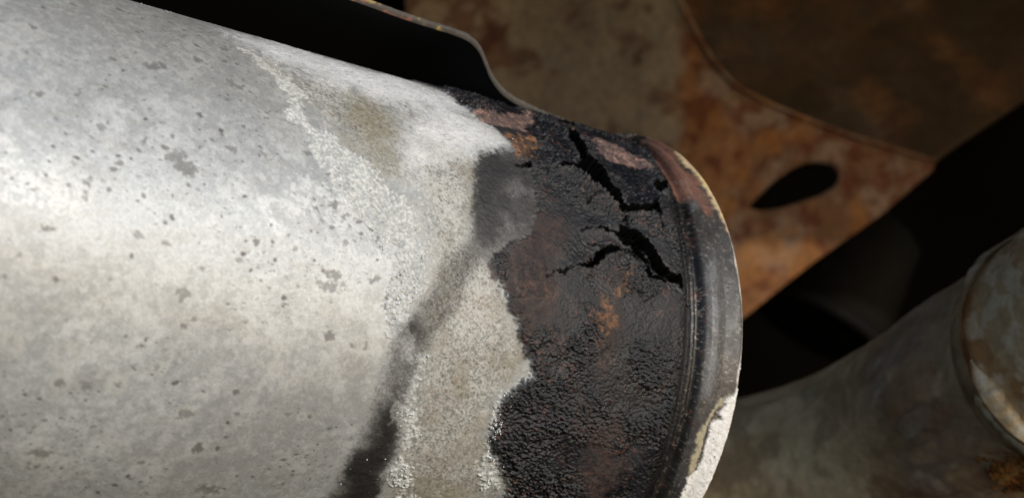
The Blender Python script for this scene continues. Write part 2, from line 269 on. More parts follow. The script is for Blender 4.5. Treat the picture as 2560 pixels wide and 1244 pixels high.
M_bush = blotch_material("dark_olive_steel", [(0.3, lin(9, 8, 6)), (0.7, lin(20, 18, 13))], 60, 0.7)
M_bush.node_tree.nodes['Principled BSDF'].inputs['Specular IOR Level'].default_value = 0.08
M_bead = blotch_material("tan_weld_metal", [(0.3, lin(130, 108, 80)), (0.5, lin(200, 184, 154)), (0.7, lin(236, 228, 210))], 160, 0.5, metal=0.2, bump=0.5, dist=0.0005, fine=1200)
M_rustlump = blotch_material("flaky_orange_rust", [(0.3, lin(70, 36, 18)), (0.5, lin(150, 98, 44)), (0.7, lin(200, 165, 110))], 180, 0.9, bump=0.8, dist=0.001, fine=800)

# ------------------------------------------------------------------ above and behind: added shade panel and dark backdrop
def slab(name, x0, x1, y0, y1, z0, z1, nx, ny, mat, parent=None):
    """thin ribbed sheet for the added shade panel, closed with thickness"""
    X, Y = np.meshgrid(np.linspace(x0, x1, nx), np.linspace(y0, y1, ny), indexing='ij')
    rib = 0.008 * np.exp(-((((X - x0) / 0.16) % 1.0 - 0.5) / 0.16) ** 2)
    bot = np.stack([X, Y, np.full_like(X, z0) + rib], -1).reshape(-1, 3)
    top = np.stack([X, Y, np.full_like(X, z1) + rib], -1).reshape(-1, 3)
    n = nx * ny
    idx = np.arange(n).reshape(nx, ny)
    q = np.stack([idx[:-1, :-1], idx[:-1, 1:], idx[1:, 1:], idx[1:, :-1]], -1).reshape(-1, 4)
    f = [q, q[:, ::-1] + n]
    for e in (idx[0, :], idx[-1, ::-1], idx[::-1, 0], idx[:, -1]):
        f.append(np.stack([e[:-1], e[:-1] + n, e[1:] + n, e[1:]], -1))
    return mesh_obj(name, np.concatenate([bot, top]), np.concatenate(f), mat, parent)

U = slab("shade_panel", -0.9, 0.9, SHADE_EDGE, 1.25, ZC + 0.21, ZC + 0.214, 60, 20, M_black)  # unseen overhead panel, added to shade the crossmember
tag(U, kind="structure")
# added dark sheet standing in for the shade between the parts
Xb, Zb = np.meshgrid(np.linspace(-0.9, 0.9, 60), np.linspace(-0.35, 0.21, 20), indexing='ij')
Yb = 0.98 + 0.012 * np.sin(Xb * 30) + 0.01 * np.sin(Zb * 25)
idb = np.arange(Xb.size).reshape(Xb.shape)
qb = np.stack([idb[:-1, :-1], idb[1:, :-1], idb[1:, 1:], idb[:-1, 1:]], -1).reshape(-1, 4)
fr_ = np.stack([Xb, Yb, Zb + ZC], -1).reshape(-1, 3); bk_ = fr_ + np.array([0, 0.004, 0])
tag(mesh_obj("dark_backdrop", np.concatenate([fr_, bk_]), np.concatenate([qb, qb[:, ::-1] + len(fr_)]), M_black), kind="structure")

# ------------------------------------------------------------------ the muffler: one skin, split into its parts
OFF = np.array([0, 0, ZC])
AX, NU, NF = np.array(AXIS), np.array(N_UP), np.array(N_FRONT)
CEN = np.array(CENTRE) + OFF
RC, RR = RC_MM, RR_MM                                 # mm

def place(s, w, r):
    """s mm along axis, w mm round the girth, r mm radius -> world metres"""
    th = w / RC
    return CEN + (s[..., None] * AX + r[..., None] * (np.cos(th)[..., None] * NU + np.sin(th)[..., None] * NF)) * 0.001

s_f = np.arange(-178.0, -0.5, 0.21)
s_c = np.linspace(-300, -178, 26)[:-1]
S = np.concatenate([s_c, s_f, [-0.3, 0.0]])
w_f = np.arange(2.5, 132.0, 0.165)
w_b = np.linspace(132.0, 2.5 + 2 * math.pi * RC, 70)[1:]
W = np.concatenate([w_f, w_b])
s, w = np.meshgrid(S, W, indexing='ij')
# uneven hand-made edges: noise-warped coordinates
wx = s + (fbm(s, w, 3.0, 4, 1) - 0.5) * 2.2 + (fbm(s, w, 0.8, 3, 2) - 0.5) * 0.9
wy = w + (fbm(s, w, 3.0, 4, 3) - 0.5) * 2.2 + (fbm(s, w, 0.8, 3, 4) - 0.5) * 0.9
cx_ = s + (fbm(s, w, 1.3, 4, 5, 0.7) - 0.5) * 1.9
cy_ = w + (fbm(s, w, 1.3, 4, 6, 0.7) - 0.5) * 1.9
softx = s + (fbm(s, w, 8.0, 5, 8) - 0.5) * 9
softy = w + (fbm(s, w, 8.0, 5, 9) - 0.5) * 9

# --- profile: shell, groove, ridge, rolled bead, flat rim
groove = 12.2 - np.where(w < 70, 5.0, 1.6) * np.clip((w - 70) / 46, -1.3, 1.3) ** 2
sp = s * 12.2 / groove                                # profile coordinate
PS = np.array([-400, -15.2, -14.2, -13.3, -12.7, -12.0, -11.4, -10.8, -9.6, -8.2, -6.8, -5.6, -4.5, -2.0, -0.9, -0.3, 0.0])
PR = np.array([0, 0, -0.7, -1.0, -0.25, -0.15, -0.7, -0.5, 1.0, 1.75, 1.9, 1.75, 1.8, 2.6, 2.85, 2.75, 2.3])
fine = np.linspace(-18, 0, 400)
pr_f = np.interp(fine, PS, PR)
kern = np.hanning(9); kern /= kern.sum()
pr_f = np.convolve(np.pad(pr_f, 4, mode='edge'), kern, mode='valid')
r = RC + np.interp(sp, fine, pr_f, left=0.0)
rim = sp > -12.9

# --- noises used for masks, tone and relief
nL = fbm(s, w, 22, 4, 11); nM = fbm(s, w, 5, 4, 12); nS = fbm(s, w, 1.1, 3, 13); nT = fbm(s, w, 0.45, 2, 14)
nG = fbm(s, w, 0.28, 2, 16)
def nn(v, k=2.4): return np.clip((v - 0.5) * k + 0.5, 0, 1)
grit = 0.40 * nn(nM) + 0.30 * nn(nS) + 0.30 * nn(nT)
grit2 = 0.25 * nn(nM) + 0.35 * nn(nS) + 0.40 * nn(nG)

# --- masks: a wide ramp across each traced border, broken up by grit
def ragged(polys, ramp, hard, g=grit, amp=0.9, x=None, y=None):
    z = zone(wx if x is None else x, wy if y is None else y, polys, ramp)
    return sstep(0.5 - hard, 0.5 + hard, z + (g - 0.5) * amp * 4 * z * (1 - z))
burnt = ragged(Z['burnt'], 2.0, 0.30)
burnt_soft = zone(softx, softy, Z['burnt'], 4.0)
darkband = ragged(Z['darkband'], 2.4, 0.5, amp=0.9, x=wx * 0.5 + s * 0.5, y=wy * 0.5 + w * 0.5)
darkcore = zone(softx, softy, Z['darkbandcore'], 3.5)
tongue = ragged(Z['tongue'], 4.5, 0.5, grit2)
frostlight = ragged(Z['frostlight'], 6.5, 0.5, grit2, x=softx * 0.4 + s * 0.6, y=softy * 0.4 + w * 0.6)
pale = ragged(Z['pale'], 5.0, 0.45, grit2, x=softx, y=softy)
palew = ragged(Z['palewhite'], 5.0, 0.45, grit, x=softx, y=softy)
tan = ragged(Z['tan'], 6.0, 0.5, grit2, x=softx * 0.4 + wx * 0.6, y=softy * 0.4 + wy * 0.6)
olive = zone(softx, softy, Z['olive'], 9.0)
olived = ragged(Z['olivedeep'], 4.5, 0.45, grit2, x=softx, y=softy)
rbrown = ragged(Z['rustbrown'], 5.0, 0.5, grit, x=softx, y=softy)
pink = ragged(Z['pink'], 1.6, 0.30, grit)
orange = ragged(Z['orange'], 3.4, 0.40, grit, x=wx * 0.5 + softx * 0.5, y=wy * 0.5 + softy * 0.5)
rsunlit = zone(cx_, cy_, Z['rimsunlit'], 0.6)
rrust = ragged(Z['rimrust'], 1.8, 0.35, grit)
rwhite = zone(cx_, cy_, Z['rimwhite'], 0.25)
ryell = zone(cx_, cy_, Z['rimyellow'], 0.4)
ck = np.full(s.shape, -50.0, np.float32)
for p in Z['crack']: ck = np.maximum(ck, sdist(cx_, cy_, p))
ck = ck - 0.30
crack = sstep(-0.14, 0.06, ck)
ckdark = sstep(-0.52, -0.36, ck)
drop = crack > 0.01
for da in (-1, 0, 1):
    for db in (-1, 0, 1): ckdark = np.maximum(ckdark, np.roll(np.roll(drop, da, 0), db, 1))

def band(x, y, pts):
    """soft distance to a chain of discs: 1 inside, 0 outside"""
    out = np.full(x.shape, 9.0)
    for (ax, ay, ar), (bx, by, br) in zip(pts[:-1], pts[1:]):
        lo0, hi0 = min(ax, bx) - 12, max(ax, bx) + 12; lo1, hi1 = min(ay, by) - 12, max(ay, by) + 12
        m = (x > lo0) & (x < hi0) & (y > lo1) & (y < hi1)
        X, Y = x[m], y[m]
        ex, ey = bx - ax, by - ay
        t = np.clip(((X - ax) * ex + (Y - ay) * ey) / (ex * ex + ey * ey + 1e-9), 0, 1)
        rr = ar + t * (br - ar) + 0.05
        out[m] = np.minimum(out[m], np.hypot(X - ax - t * ex, Y - ay - t * ey) / rr)
    return out
cb = band(wx, wy, CRUST)
cb2 = band(wx, wy, CRUST2)
cz = np.maximum(sstep(1.9, 0.0, cb), 0.9 * sstep(1.7, 0.0, cb2))
crust = sstep(0.36, 0.60, cz + (0.45 * nn(fbm(s, w, 4.5, 3, 21)) + 0.30 * nn(nS) + 0.25 * nn(nT) - 0.5) * (1.1 + 0.9 * sstep(72, 90, w)) - 0.08 * sstep(50, 30, w)) * (cz > 0.02)
crust *= 1 - 0.7 * darkband
streak = fbm(s * 0.35, w, 2.5, 4, 15)
pf1, pf2, pid = worley(s + (nM - .5) * 1.2 + (nT - .5) * .3, w + (nL - .5) * 1.2 + (nG - .5) * .3, 0.56, 1)      # pebbles of the coating
qf1, qf2, qid = worley(s + (nS - .5) * 1.6 + (nT - .5) * .7, w + (nM - .5) * 2.5 + (nG - .5) * .5, 1.3, 2)     # plates of the crust

# --- base: oxidised aluminised steel
tone = np.empty(s.shape + (3,))
tone[:] = lin(176, 181, 184)
tone = mix(tone, lin(170, 174, 177), 0.7 * sstep(0.40, 0.70, nL))
tone = mix(tone, lin(192, 196, 198), 0.5 * sstep(0.45, 0.72, nM))
tone = mix(tone, lin(166, 167, 165), 0.4 * sstep(0.52, 0.7, streak))
tone = mix(tone, lin(146, 144, 138), 0.6 * sstep(48, 16, w + 14 * (nL - .5)))  # darker towards the top: the shell's light fall-off painted in
tone *= (1 + 0.16 * (nn(nG) - .5) + 0.12 * (nn(nS) - .5))[..., None]
tone = mix(tone, lin(143, 143, 140), 0.5 * olive * sstep(0.25, 0.6, 0.5 * nM + 0.5 * nL + 0.06))
tone = mix(tone, lin(150, 150, 146), 0.3 * sstep(110, 130, w) * sstep(0.35, 0.6, nM))
mott = 0.35 * nn(nM) + 0.35 * nn(nS) + 0.3 * nn(nT)
tone = mix(tone, lin(224, 228, 230), 0.45 * sstep(0.52, 0.75, mott) * (0.35 + 0.65 * palew))  # white mottle, stronger where the shell's highlight is painted in
tone = mix(tone, lin(148, 152, 155), 0.30 * sstep(0.45, 0.28, mott))
rough = 0.50 + 0.10 * (nM - 0.5) + 0.12 * (nS - 0.5)
metal = np.full(s.shape, 0.24)
disp = (nL - 0.5) * 0.22 + (nM - 0.5) * 0.07 + (nS - 0.5) * 0.03

# --- pits and flaked spots of the shell, drawn into grid windows
pit = np.zeros(s.shape)
halo = np.zeros(s.shape)
def spot(cs, cw, rad, amp, elong=1.0, ang=0.0, ragged=0.6, soft=0.4):
    i0, i1 = np.searchsorted(S, [cs - 2.6 * rad * elong, cs + 2.6 * rad * elong]); j0, j1 = np.searchsorted(W, [cw - 2.6 * rad * elong, cw + 2.6 * rad * elong])
    if i1 <= i0 or j1 <= j0: return
    a = s[i0:i1, j0:j1] - cs; b = w[i0:i1, j0:j1] - cw
    ca, sa = math.cos(ang), math.sin(ang)
    d = np.hypot((a * ca + b * sa) / elong, -a * sa + b * ca) / rad
    d = d + ragged * (nS[i0:i1, j0:j1] - 0.5) * 2.2 + ragged * (nT[i0:i1, j0:j1] - 0.5) * 0.9
    pit[i0:i1, j0:j1] = np.maximum(pit[i0:i1, j0:j1], amp * sstep(1.15, soft, d))
    if rad > 0.45: halo[i0:i1, j0:j1] = np.maximum(halo[i0:i1, j0:j1], sstep(2.3, 1.1, d) * 0.5)
for cs, cw, rad in SPOTS:
    spot(cs, cw, rad * 0.92, RNG.uniform(0.4, 0.72), RNG.uniform(1, 1.5), RNG.uniform(-0.5, 0.5), 0.9)
for cs, cw, rad in RINGS:
    i0, i1 = np.searchsorted(S, [cs - 2 * rad, cs + 2 * rad]); j0, j1 = np.searchsorted(W, [cw - 2 * rad, cw + 2 * rad])
    d = np.hypot(s[i0:i1, j0:j1] - cs, w[i0:i1, j0:j1] - cw) / rad + (nS[i0:i1, j0:j1] - .5) * 0.8
    halo[i0:i1, j0:j1] = np.maximum(halo[i0:i1, j0:j1], 1.6 * np.exp(-((d - 0.8) / 0.28) ** 2))
for k in range(12000):
    cs = RNG.uniform(-178, -62); cw = RNG.uniform(3, 130)
    g = RNG.random()
    if fbm(np.array([cs]), np.array([cw]), 16, 3, 33)[0] < 0.38 + 0.2 * RNG.random(): continue
    rad = 0.11 + 0.40 * RNG.random() ** 9
    spot(cs, cw, rad, RNG.uniform(0.15, 1.0), RNG.uniform(1, 1.9), RNG.uniform(-0.8, 0.8), 0.55, RNG.uniform(0, 0.5))
clean = (1 - burnt) * (1 - np.clip(tan + darkband, 0, 1) * 0.6)
tone = mix(tone, lin(194, 195, 192), np.clip(0.35 * halo, 0, 1) * clean)
tone = mix(tone, lin(66, 66, 64), np.clip(pit * 0.9, 0, 1) * clean)
metal *= 1 - 0.8 * pit * clean
disp -= 0.07 * pit * clean

# --- tan grainy zone right of the crust
gr = nn(0.45 * nG + 0.30 * nT + 0.25 * nS, 3.0)
tan_c = mix(np.broadcast_to(lin(118, 119, 114), tone.shape), lin(184, 185, 182), gr)
tan_c = mix(tan_c, lin(146, 143, 130), 0.5 * sstep(0.5, 0.68, nM))
tan_c = mix(tan_c, lin(122, 115, 90), 0.65 * olived * (0.5 + 0.5 * (1 - gr)))
tan_c = mix(tan_c, lin(200, 201, 199), 0.6 * pale * (0.4 + 0.6 * gr))
tone = tone * (1 - tan[..., None]) + tan_c * tan[..., None]
tone = mix(tone, lin(122, 98, 76), 0.5 * tan * sstep(0.70, 0.86, 0.6 * fbm(s, w, 5, 3, 41) + 0.4 * nn(nT)))
tone = mix(tone, lin(86, 84, 78), tan * 0.6 * sstep(0.68, 0.8, fbm(s, w, 0.5, 2, 42)))
rough = rough * (1 - tan) + (0.72 + 0.1 * (nS - .5)) * tan
metal *= 1 - 0.9 * tan
disp += tan * (0.16 * (nS - 0.5) + 0.08 * (nT - 0.5))

# --- white powder and tongue, grazing light along the silhouette painted in
fw = np.clip(np.maximum(frostlight, tongue), 0, 1)
tone = mix(tone, lin(218, 221, 224), (0.55 + 0.35 * nn(nM)) * fw)
tone = mix(tone, lin(150, 150, 150), 0.55 * fw * sstep(0.56, 0.72, 0.5 * nS + 0.5 * nG))
rough = rough * (1 - fw) + 0.85 * fw; metal *= 1 - fw
disp += fw * (0.25 * (nS - 0.4) + 0.14 * (nT - 0.5))

# --- dark band across the shell, darkest in its core
upper = sstep(66, 56, w)
sd = np.clip(darkband * (0.80 + 0.3 * darkcore + 0.2 * upper), 0, 1)
sd *= 1 - 0.25 * sstep(0.45, 0.66, nM) * (1 - darkcore) * (1 - 0.6 * upper)
tone = mix(tone, lin(62, 60, 58), 0.93 * sd)
tone = mix(tone, lin(28, 27, 28), 0.95 * darkband * darkcore)
tone = mix(tone, lin(120, 120, 118), 0.4 * darkband * (1 - darkcore) * (1 - upper) * sstep(0.55, 0.7, nS))
darkmottle = np.clip(0.30 + 0.75 * darkcore + 0.55 * (1 - nn(nM)) + 0.3 * (nn(nT) - .5), 0, 1)
tone = mix(tone, lin(44, 44, 47), 0.92 * darkband * upper * darkmottle)
tone *= (1 + darkband * 0.5 * (nn(nG) - .5))[..., None]
rough = rough * (1 - sd) + (0.62) * sd; metal *= 1 - sd
disp += (1 - burnt) * darkband * (0.16 * (nS - 0.5) + 0.10 * (nT - .5) + 0.15 * (nM - .5))

# --- crust
plate = sstep(0.02, 0.16 + 0.2 * nS, qf2 - qf1)
cr_c = mix(np.broadcast_to(lin(140, 145, 147), tone.shape), lin(220, 224, 224), np.clip((0.35 + 0.65 * plate) * (0.15 + 0.40 * qid + 0.55 * nn(nT) + 0.3 * nn(nG) - .1), 0, 1))
cr_c = mix(cr_c, lin(176, 176, 168), 0.5 * sstep(45, 30, w))
tone = tone * (1 - 0.85 * crust[..., None]) + cr_c * 0.85 * crust[..., None]
rough = rough * (1 - crust) + 0.8 * crust; metal *= 1 - crust
disp += crust * (0.04 + plate * (0.06 + 0.20 * qid) * (0.4 + 0.6 * sstep(45, 65, w)) + 0.22 * (nT - 0.5) + 0.2 * (nS - .5))

# --- burnt, pebbled coating
peb = 1 - np.clip(pf1, 0, 1) ** 1.6
smooth_b = zone(softx, softy, [[(-66, 30), (-50, 30), (-52, 58), (-72, 60)]], 4.0)
b_c = mix(np.broadcast_to(lin(10, 12, 16), tone.shape), lin(26, 29, 36), pid)
b_c = mix(b_c, lin(38, 41, 47), 0.5 * sstep(0.55, 0.72, nM))
b_c = mix(b_c, lin(46, 46, 49), 0.8 * smooth_b)
b_c = mix(b_c, lin(68, 53, 49), 0.8 * rbrown * (0.3 + 0.7 * nn(nS)))
b_c = mix(b_c, lin(100, 70, 63), 0.5 * sstep(0.62, 0.82, 0.7 * fbm(s, w, 4.5, 3, 51) + 0.3 * nn(nT)) * sstep(0.4, 0.6, nS))
tone = tone * (1 - burnt[..., None]) + b_c * burnt[..., None]
edge_soot = burnt_soft * (1 - burnt) * 0.25
tone = mix(tone, lin(70, 66, 58), edge_soot)
rough = rough * (1 - burnt) + burnt * (0.36 + 0.4 * (nM - 0.4) + 0.14 * pid + 0.2 * rbrown + 0.2 * smooth_b)
metal *= 1 - burnt
thick = zone(softx, softy, Z['burnt'], 2.0) * (1 - sstep(-17.0, -14.5, sp))
relief = (0.46 * peb * (0.4 + pid) + 0.36 * nn(nT) + 0.26 * nn(nG)) * (0.22 + 0.95 * sstep(0.34, 0.62, fbm(s, w, 8, 4, 61))) + 0.35 * (nM - 0.5) + 0.18 * (nS - 0.5)
disp = disp * (1 - burnt) + burnt * (0.25 * thick + thick * relief * (1 - 0.75 * smooth_b) * (1 - 0.45 * rbrown))
# rust spots showing through
pk = pink * burnt
tone = mix(tone, lin(128, 104, 98), pk * (0.35 + 0.6 * nn(nS) * nn(nM + .2))); tone = mix(tone, lin(160, 126, 112), pk * 0.6 * sstep(0.6, 0.72, nS))
disp -= pk * 0.25 * thick
og = orange * burnt
og = og * np.where(w > 45, 0.62, 1.0)
tone = mix(tone, lin(124, 88, 60), 0.8 * og * (0.25 + 0.75 * nn(nS))); tone = mix(tone, lin(158, 112, 74), og * 0.5 * sstep(0.58, 0.7, nS))
rough = rough * (1 - np.maximum(pk, og) * 0.7) + 0.75 * np.maximum(pk, og) * 0.7

# --- rim
rimf = sstep(-13.2, -12.6, sp)
r_c = mix(np.broadcast_to(lin(64, 63, 63), tone.shape), lin(76, 75, 75), nM)
r_c = mix(r_c, lin(16, 16, 17), sstep(-9.2, -10.4, sp))
r_c = mix(r_c, lin(112, 117, 124), 0.5 * sstep(-9.8, -8.6, sp) * sstep(-5.2, -6.4, sp) * sstep(0.35, 0.6, nM))  # bluish highlight along the bead painted into the tone
r_c = mix(r_c, lin(40, 38, 36), sstep(98, 112, w + 6 * (nM - .5)) * 0.85)
r_c = mix(r_c, lin(44, 40, 38), 0.9 * sstep(34, 22, w + 8 * (nM - .5)))
r_c = mix(r_c, lin(140, 100, 86), 0.85 * rrust)
r_c = mix(r_c, lin(214, 190, 150), 0.95 * rsunlit)  # sunlight on the upper rim painted as a cream strip
r_c = mix(r_c, lin(204, 192, 130), rsunlit * 0.5 * sstep(0.52, 0.64, nM))
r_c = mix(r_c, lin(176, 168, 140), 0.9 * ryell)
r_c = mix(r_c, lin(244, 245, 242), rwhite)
r_c = mix(r_c, lin(232, 230, 224), 0.95 * sstep(-1.2 + 0.6 * nn(nM), -0.6 + 0.4 * nn(nM), s) * sstep(46, 56, w))  # thin sunlit line along the rim edge, painted
scuff = fbm(s * 0.25, w * 1.6, 0.9, 3, 73)
r_c = mix(r_c, lin(50, 48, 47), 0.3 * sstep(0.5, 0.7, fbm(s, w, 3.5, 4, 74)) * (1 - np.clip(rsunlit + rwhite + ryell, 0, 1)))
r_c = mix(r_c, lin(150, 148, 146), 0.05 * sstep(0.62, 0.75, scuff) * sstep(-11, -9, sp))
speck = sstep(0.72, 0.82, 0.5 * fbm(s, w, 0.9, 2, 75) + 0.5 * nn(nG))
r_c = mix(r_c, lin(128, 122, 114), 0.6 * speck)
r_c = mix(r_c, lin(96, 62, 48), 0.6 * sstep(0.60, 0.72, fbm(s, w, 3.0, 4, 76)) * sstep(-8.5, -10.5, sp) * nn(nT))
r_c *= (1 + 0.35 * (nn(nG) - .5))[..., None]
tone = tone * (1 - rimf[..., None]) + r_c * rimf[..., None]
lightrim = np.clip(rsunlit + rwhite + ryell, 0, 1)
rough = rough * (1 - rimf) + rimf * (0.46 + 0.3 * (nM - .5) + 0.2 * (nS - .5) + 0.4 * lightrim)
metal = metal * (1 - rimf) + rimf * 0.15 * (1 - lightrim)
disp = disp * (1 - rimf) + rimf * (0.06 * (nS - .5) + 0.05 * (nT - .5) + 0.16 * (nM - .5) + rwhite * (0.3 + 0.16 * (nS - .5) + 0.06 * (nT - .5)) + ryell * 0.15 + rsunlit * 0.08)
black_groove = sstep(-18.5, -16.0, sp + 2.5 * (nM - .5)) * (1 - rimf)
tone = mix(tone, lin(12, 12, 13), 0.9 * black_groove)
disp += 0.22 * black_groove * peb

# --- hairline branches off the open cracks
hair = np.full(s.shape, 9.0)
for line in HAIR:
    for (ax, ay), (bx, by) in zip(line[:-1], line[1:]):
        m = (s > min(ax, bx) - 3) & (s < max(ax, bx) + 3) & (w > min(ay, by) - 3) & (w < max(ay, by) + 3)
        X, Y = cx_[m], cy_[m]; ex, ey = bx - ax, by - ay
        t = np.clip(((X - ax) * ex + (Y - ay) * ey) / (ex * ex + ey * ey + 1e-9), 0, 1)
        hair[m] = np.minimum(hair[m], np.hypot(X - ax - t * ex, Y - ay - t * ey))
hl = sstep(0.30, 0.08, hair + 0.25 * (nn(nS) - .5)) * (1 - rimf)
disp += 0.30 * np.exp(-hair / 0.9) * (1 - rimf) * burnt * nn(nM)
disp -= hl * 0.9
tone = mix(tone, (0.005, 0.005, 0.005), hl)
# --- cracks: lips curl out, the floor drops away
lip = np.exp(-np.clip(-ck, 0, 30) / 1.3) * (1 - crack) * burnt * (0.3 + 1.2 * nn(nM))
disp += lip * 0.9
disp -= crack * 14.0
tone = mix(tone, (0.004, 0.004, 0.004), ckdark)
rough = rough * (1 - ckdark) + 1.0 * ckdark
tone = mix(tone, lin(92, 91, 90), 0.32 * lip * (ck > -1.3) * (ck < -0.60))  # lit edges of the crack lips put into the tone

co = place(s, w, r + disp)
nS_, nW_ = s.shape
idx = np.arange(nS_ * nW_).reshape(nS_, nW_)
nxt = np.roll(idx, -1, axis=1)
quads = np.stack([idx[:-1, :], nxt[:-1, :], nxt[1:, :], idx[1:, :]], -1).reshape(-1, 4)
rim_v = rim.ravel(); bur_v = (burnt > 0.5).ravel()
q_rim = rim_v[quads].all(1)
q_bur = (~q_rim) & (bur_v[quads].sum(1) >= 3)
coF = co.reshape(-1, 3); toneF = np.concatenate([np.clip(tone, 0.003, 0.9).reshape(-1, 3), np.ones((s.size, 1))], 1)
rouF = np.clip(rough, 0.2, 1).ravel(); metF = np.clip(metal, 0, 1).ravel(); gloF = (0.52 * (1 - ckdark) * (1 - hl)).ravel()

muf = empty("exhaust_muffler", tuple(place(np.array(-80.0), np.array(160.0), np.array(RC))))
tag(muf, "large pale grey steel exhaust muffler with a burnt black cracked end", "muffler")
def sub(name, mask, mat, label=None, extra=None):
    f = quads[mask]
    u, inv = np.unique(f, return_inverse=True)
    C, T, Ro, Me, F = coF[u], toneF[u], rouF[u], metF[u], inv.reshape(f.shape)
    o = mesh_obj(name, C, F, mat, muf, {"tone": T, "rough": Ro, "metal": Me, "gloss": gloF[u]})
    if label: o["label"] = label
    return o
sub("shell", ~(q_rim | q_bur), M_shell, "pale grey oxidised muffler shell speckled with dark pits")
sub("burnt_coating", q_bur, M_burnt, "black pebbled coating split by open cracks")
sub("end_rim", q_rim, M_rim, "dark grey rolled end rim with white corroded edge and a sunlit strip painted cream")
# end cap closing the can behind the rim
ca_s = np.array([0.0, 0.8, 0.6, -3.0, -6.0, -6.0]); ca_r = np.array([RR - 0.6, RR - 1.6, RR - 3.0, RR - 6, RR - 12, 1.0])
cw_ = np.linspace(0, 2 * math.pi * RC, 161)[:-1]
cs2, cw2 = np.meshgrid(ca_s, cw_, indexing='ij'); cr2 = np.repeat(ca_r[:, None], 160, 1)
cc = place(cs2, cw2, cr2).reshape(-1, 3)
ci = np.arange(cs2.size).reshape(cs2.shape); cn = np.roll(ci, -1, 1)
cq = np.stack([ci[:-1], cn[:-1], cn[1:], ci[1:]], -1).reshape(-1, 4)
mesh_obj("end_cap", cc, cq, M_rim, muf, {"tone": np.tile([0.10, 0.095, 0.09, 1], (len(cc), 1)), "rough": np.full(len(cc), 0.6), "metal": np.full(len(cc), 0.2)})

# --- loose white corrosion grains along the crust (too many to count)
def chunk_template():
    t = (1 + 5 ** 0.5) / 2
    v = np.array([(-1, t, 0), (1, t, 0), (-1, -t, 0), (1, -t, 0), (0, -1, t), (0, 1, t), (0, -1, -t), (0, 1, -t), (t, 0, -1), (t, 0, 1), (-t, 0, -1), (-t, 0, 1)]) / math.hypot(1, t)
    f = np.array([(0, 11, 5), (0, 5, 1), (0, 1, 7), (0, 7, 10), (0, 10, 11), (1, 5, 9), (5, 11, 4), (11, 10, 2), (10, 7, 6), (7, 1, 8), (3, 9, 4), (3, 4, 2), (3, 2, 6), (3, 6, 8), (3, 8, 9), (4, 9, 5), (2, 4, 11), (6, 2, 10), (8, 6, 7), (9, 8, 1)])
    return v, f
CV, CF = chunk_template()
def scatter(name, centres, radii, mat, parent, flat=0.55, smooth=True):
    n = len(centres)
    jit = 1 + RNG.uniform(-0.35, 0.35, (n, 12, 1))
    q = RNG.normal(size=(n, 4)); q /= np.linalg.norm(q, axis=1, keepdims=True)
    a, b, c, d = q.T
    Rm = np.stack([np.stack([1 - 2 * (c * c + d * d), 2 * (b * c - a * d), 2 * (b * d + a * c)], -1),
                   np.stack([2 * (b * c + a * d), 1 - 2 * (b * b + d * d), 2 * (c * d - a * b)], -1),
                   np.stack([2 * (b * d - a * c), 2 * (c * d + a * b), 1 - 2 * (b * b + c * c)], -1)], 1)
    sc = np.stack([np.ones(n), RNG.uniform(0.6, 1, n), RNG.uniform(flat, 0.9, n)], -1)
    v = (CV[None] * jit) * sc[:, None, :]
    v = np.einsum('nij,nkj->nki', Rm, v) * radii[:, None, None] + centres[:, None, :]
    f = (CF[None] + 12 * np.arange(n)[:, None, None]).reshape(-1, 3)
    o = mesh_obj(name, v.reshape(-1, 3), f, mat, parent, smooth=smooth)
    o["kind"] = "stuff"
    return o
def pick(prob, n, extra=0.0):
    p = prob.ravel().copy(); p[rim_v] = 0
    k = RNG.choice(p.size, n, p=p / p.sum())
    return k
core = np.zeros(s.shape); ii, jj = np.searchsorted(S, -178), np.searchsorted(W, 132)
core[ii:, :jj] = 1
pc = core * crust * (0.25 + plate)
clump = sstep(0.46, 0.62, fbm(s, w, 3.5, 3, 23))
kk = pick(pc * (0.05 + 1.0 * (w > 66)) * (0.03 + clump), 1100)
rad = (0.05 + 0.34 * RNG.random(1100) ** 4) * 1e-3
scatter("white_crust", coF[kk], rad, M_crust, muf)
# grains caught on the dark band, the white powder and the silhouette
pc = core * (fw * 0.5 + (np.abs(w - 8) < 4) * (s > -150) * (s < -80) * 0.06 + darkband * 0.10 * (w > 84))
kk = pick(pc, 900)
scatter("white_grains", coF[kk], (0.05 + 0.16 * RNG.random(900) ** 3) * 1e-3, M_crust, muf)
# heavier white scale on the bottom of the rim
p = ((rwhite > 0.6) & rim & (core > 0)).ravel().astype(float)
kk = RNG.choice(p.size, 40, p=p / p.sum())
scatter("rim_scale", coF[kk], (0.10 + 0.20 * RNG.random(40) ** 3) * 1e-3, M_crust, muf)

# ------------------------------------------------------------------ heat shield, open towards the viewer
hs_s = np.array([a for a, b in SHIELD]); hs_r = np.array([b for a, b in SHIELD])
ss = np.concatenate([np.linspace(-230, -110, 30)[:-1], np.linspace(-110, -5.0, 260)])
rs = np.interp(ss, np.concatenate([[-240], hs_s]), np.concatenate([[66.6], hs_r]))
kern = np.hanning(13); kern /= kern.sum()
rs_s = np.convolve(np.pad(rs, 6, mode='edge'), kern, mode='valid')
rs = np.maximum(rs_s, RC + 0.55)
wobble = (fbm(ss, ss * 0, 9, 3, 81) - .5) * 0.6 + (fbm(ss, ss * 0 + 5, 1.2, 3, 82) - .5) * 0.35
th = np.radians(np.linspace(-165, 2.0, 150))
T_ = 1.5
def shield_sheet(rad_off):
    tt = th[None, :] + 0 * ss[:, None]
    tt = tt + (wobble[:, None] * 0.001 / 0.06) * sstep(np.radians(-12), np.radians(2), tt)
    rr = rs[:, None] + rad_off + 0.0 * tt
    return place(np.repeat(ss[:, None], len(th), 1), tt * RC, rr)
inn = shield_sheet(-T_); out = shield_sheet(0.0)
nI, nJ = inn.shape[:2]
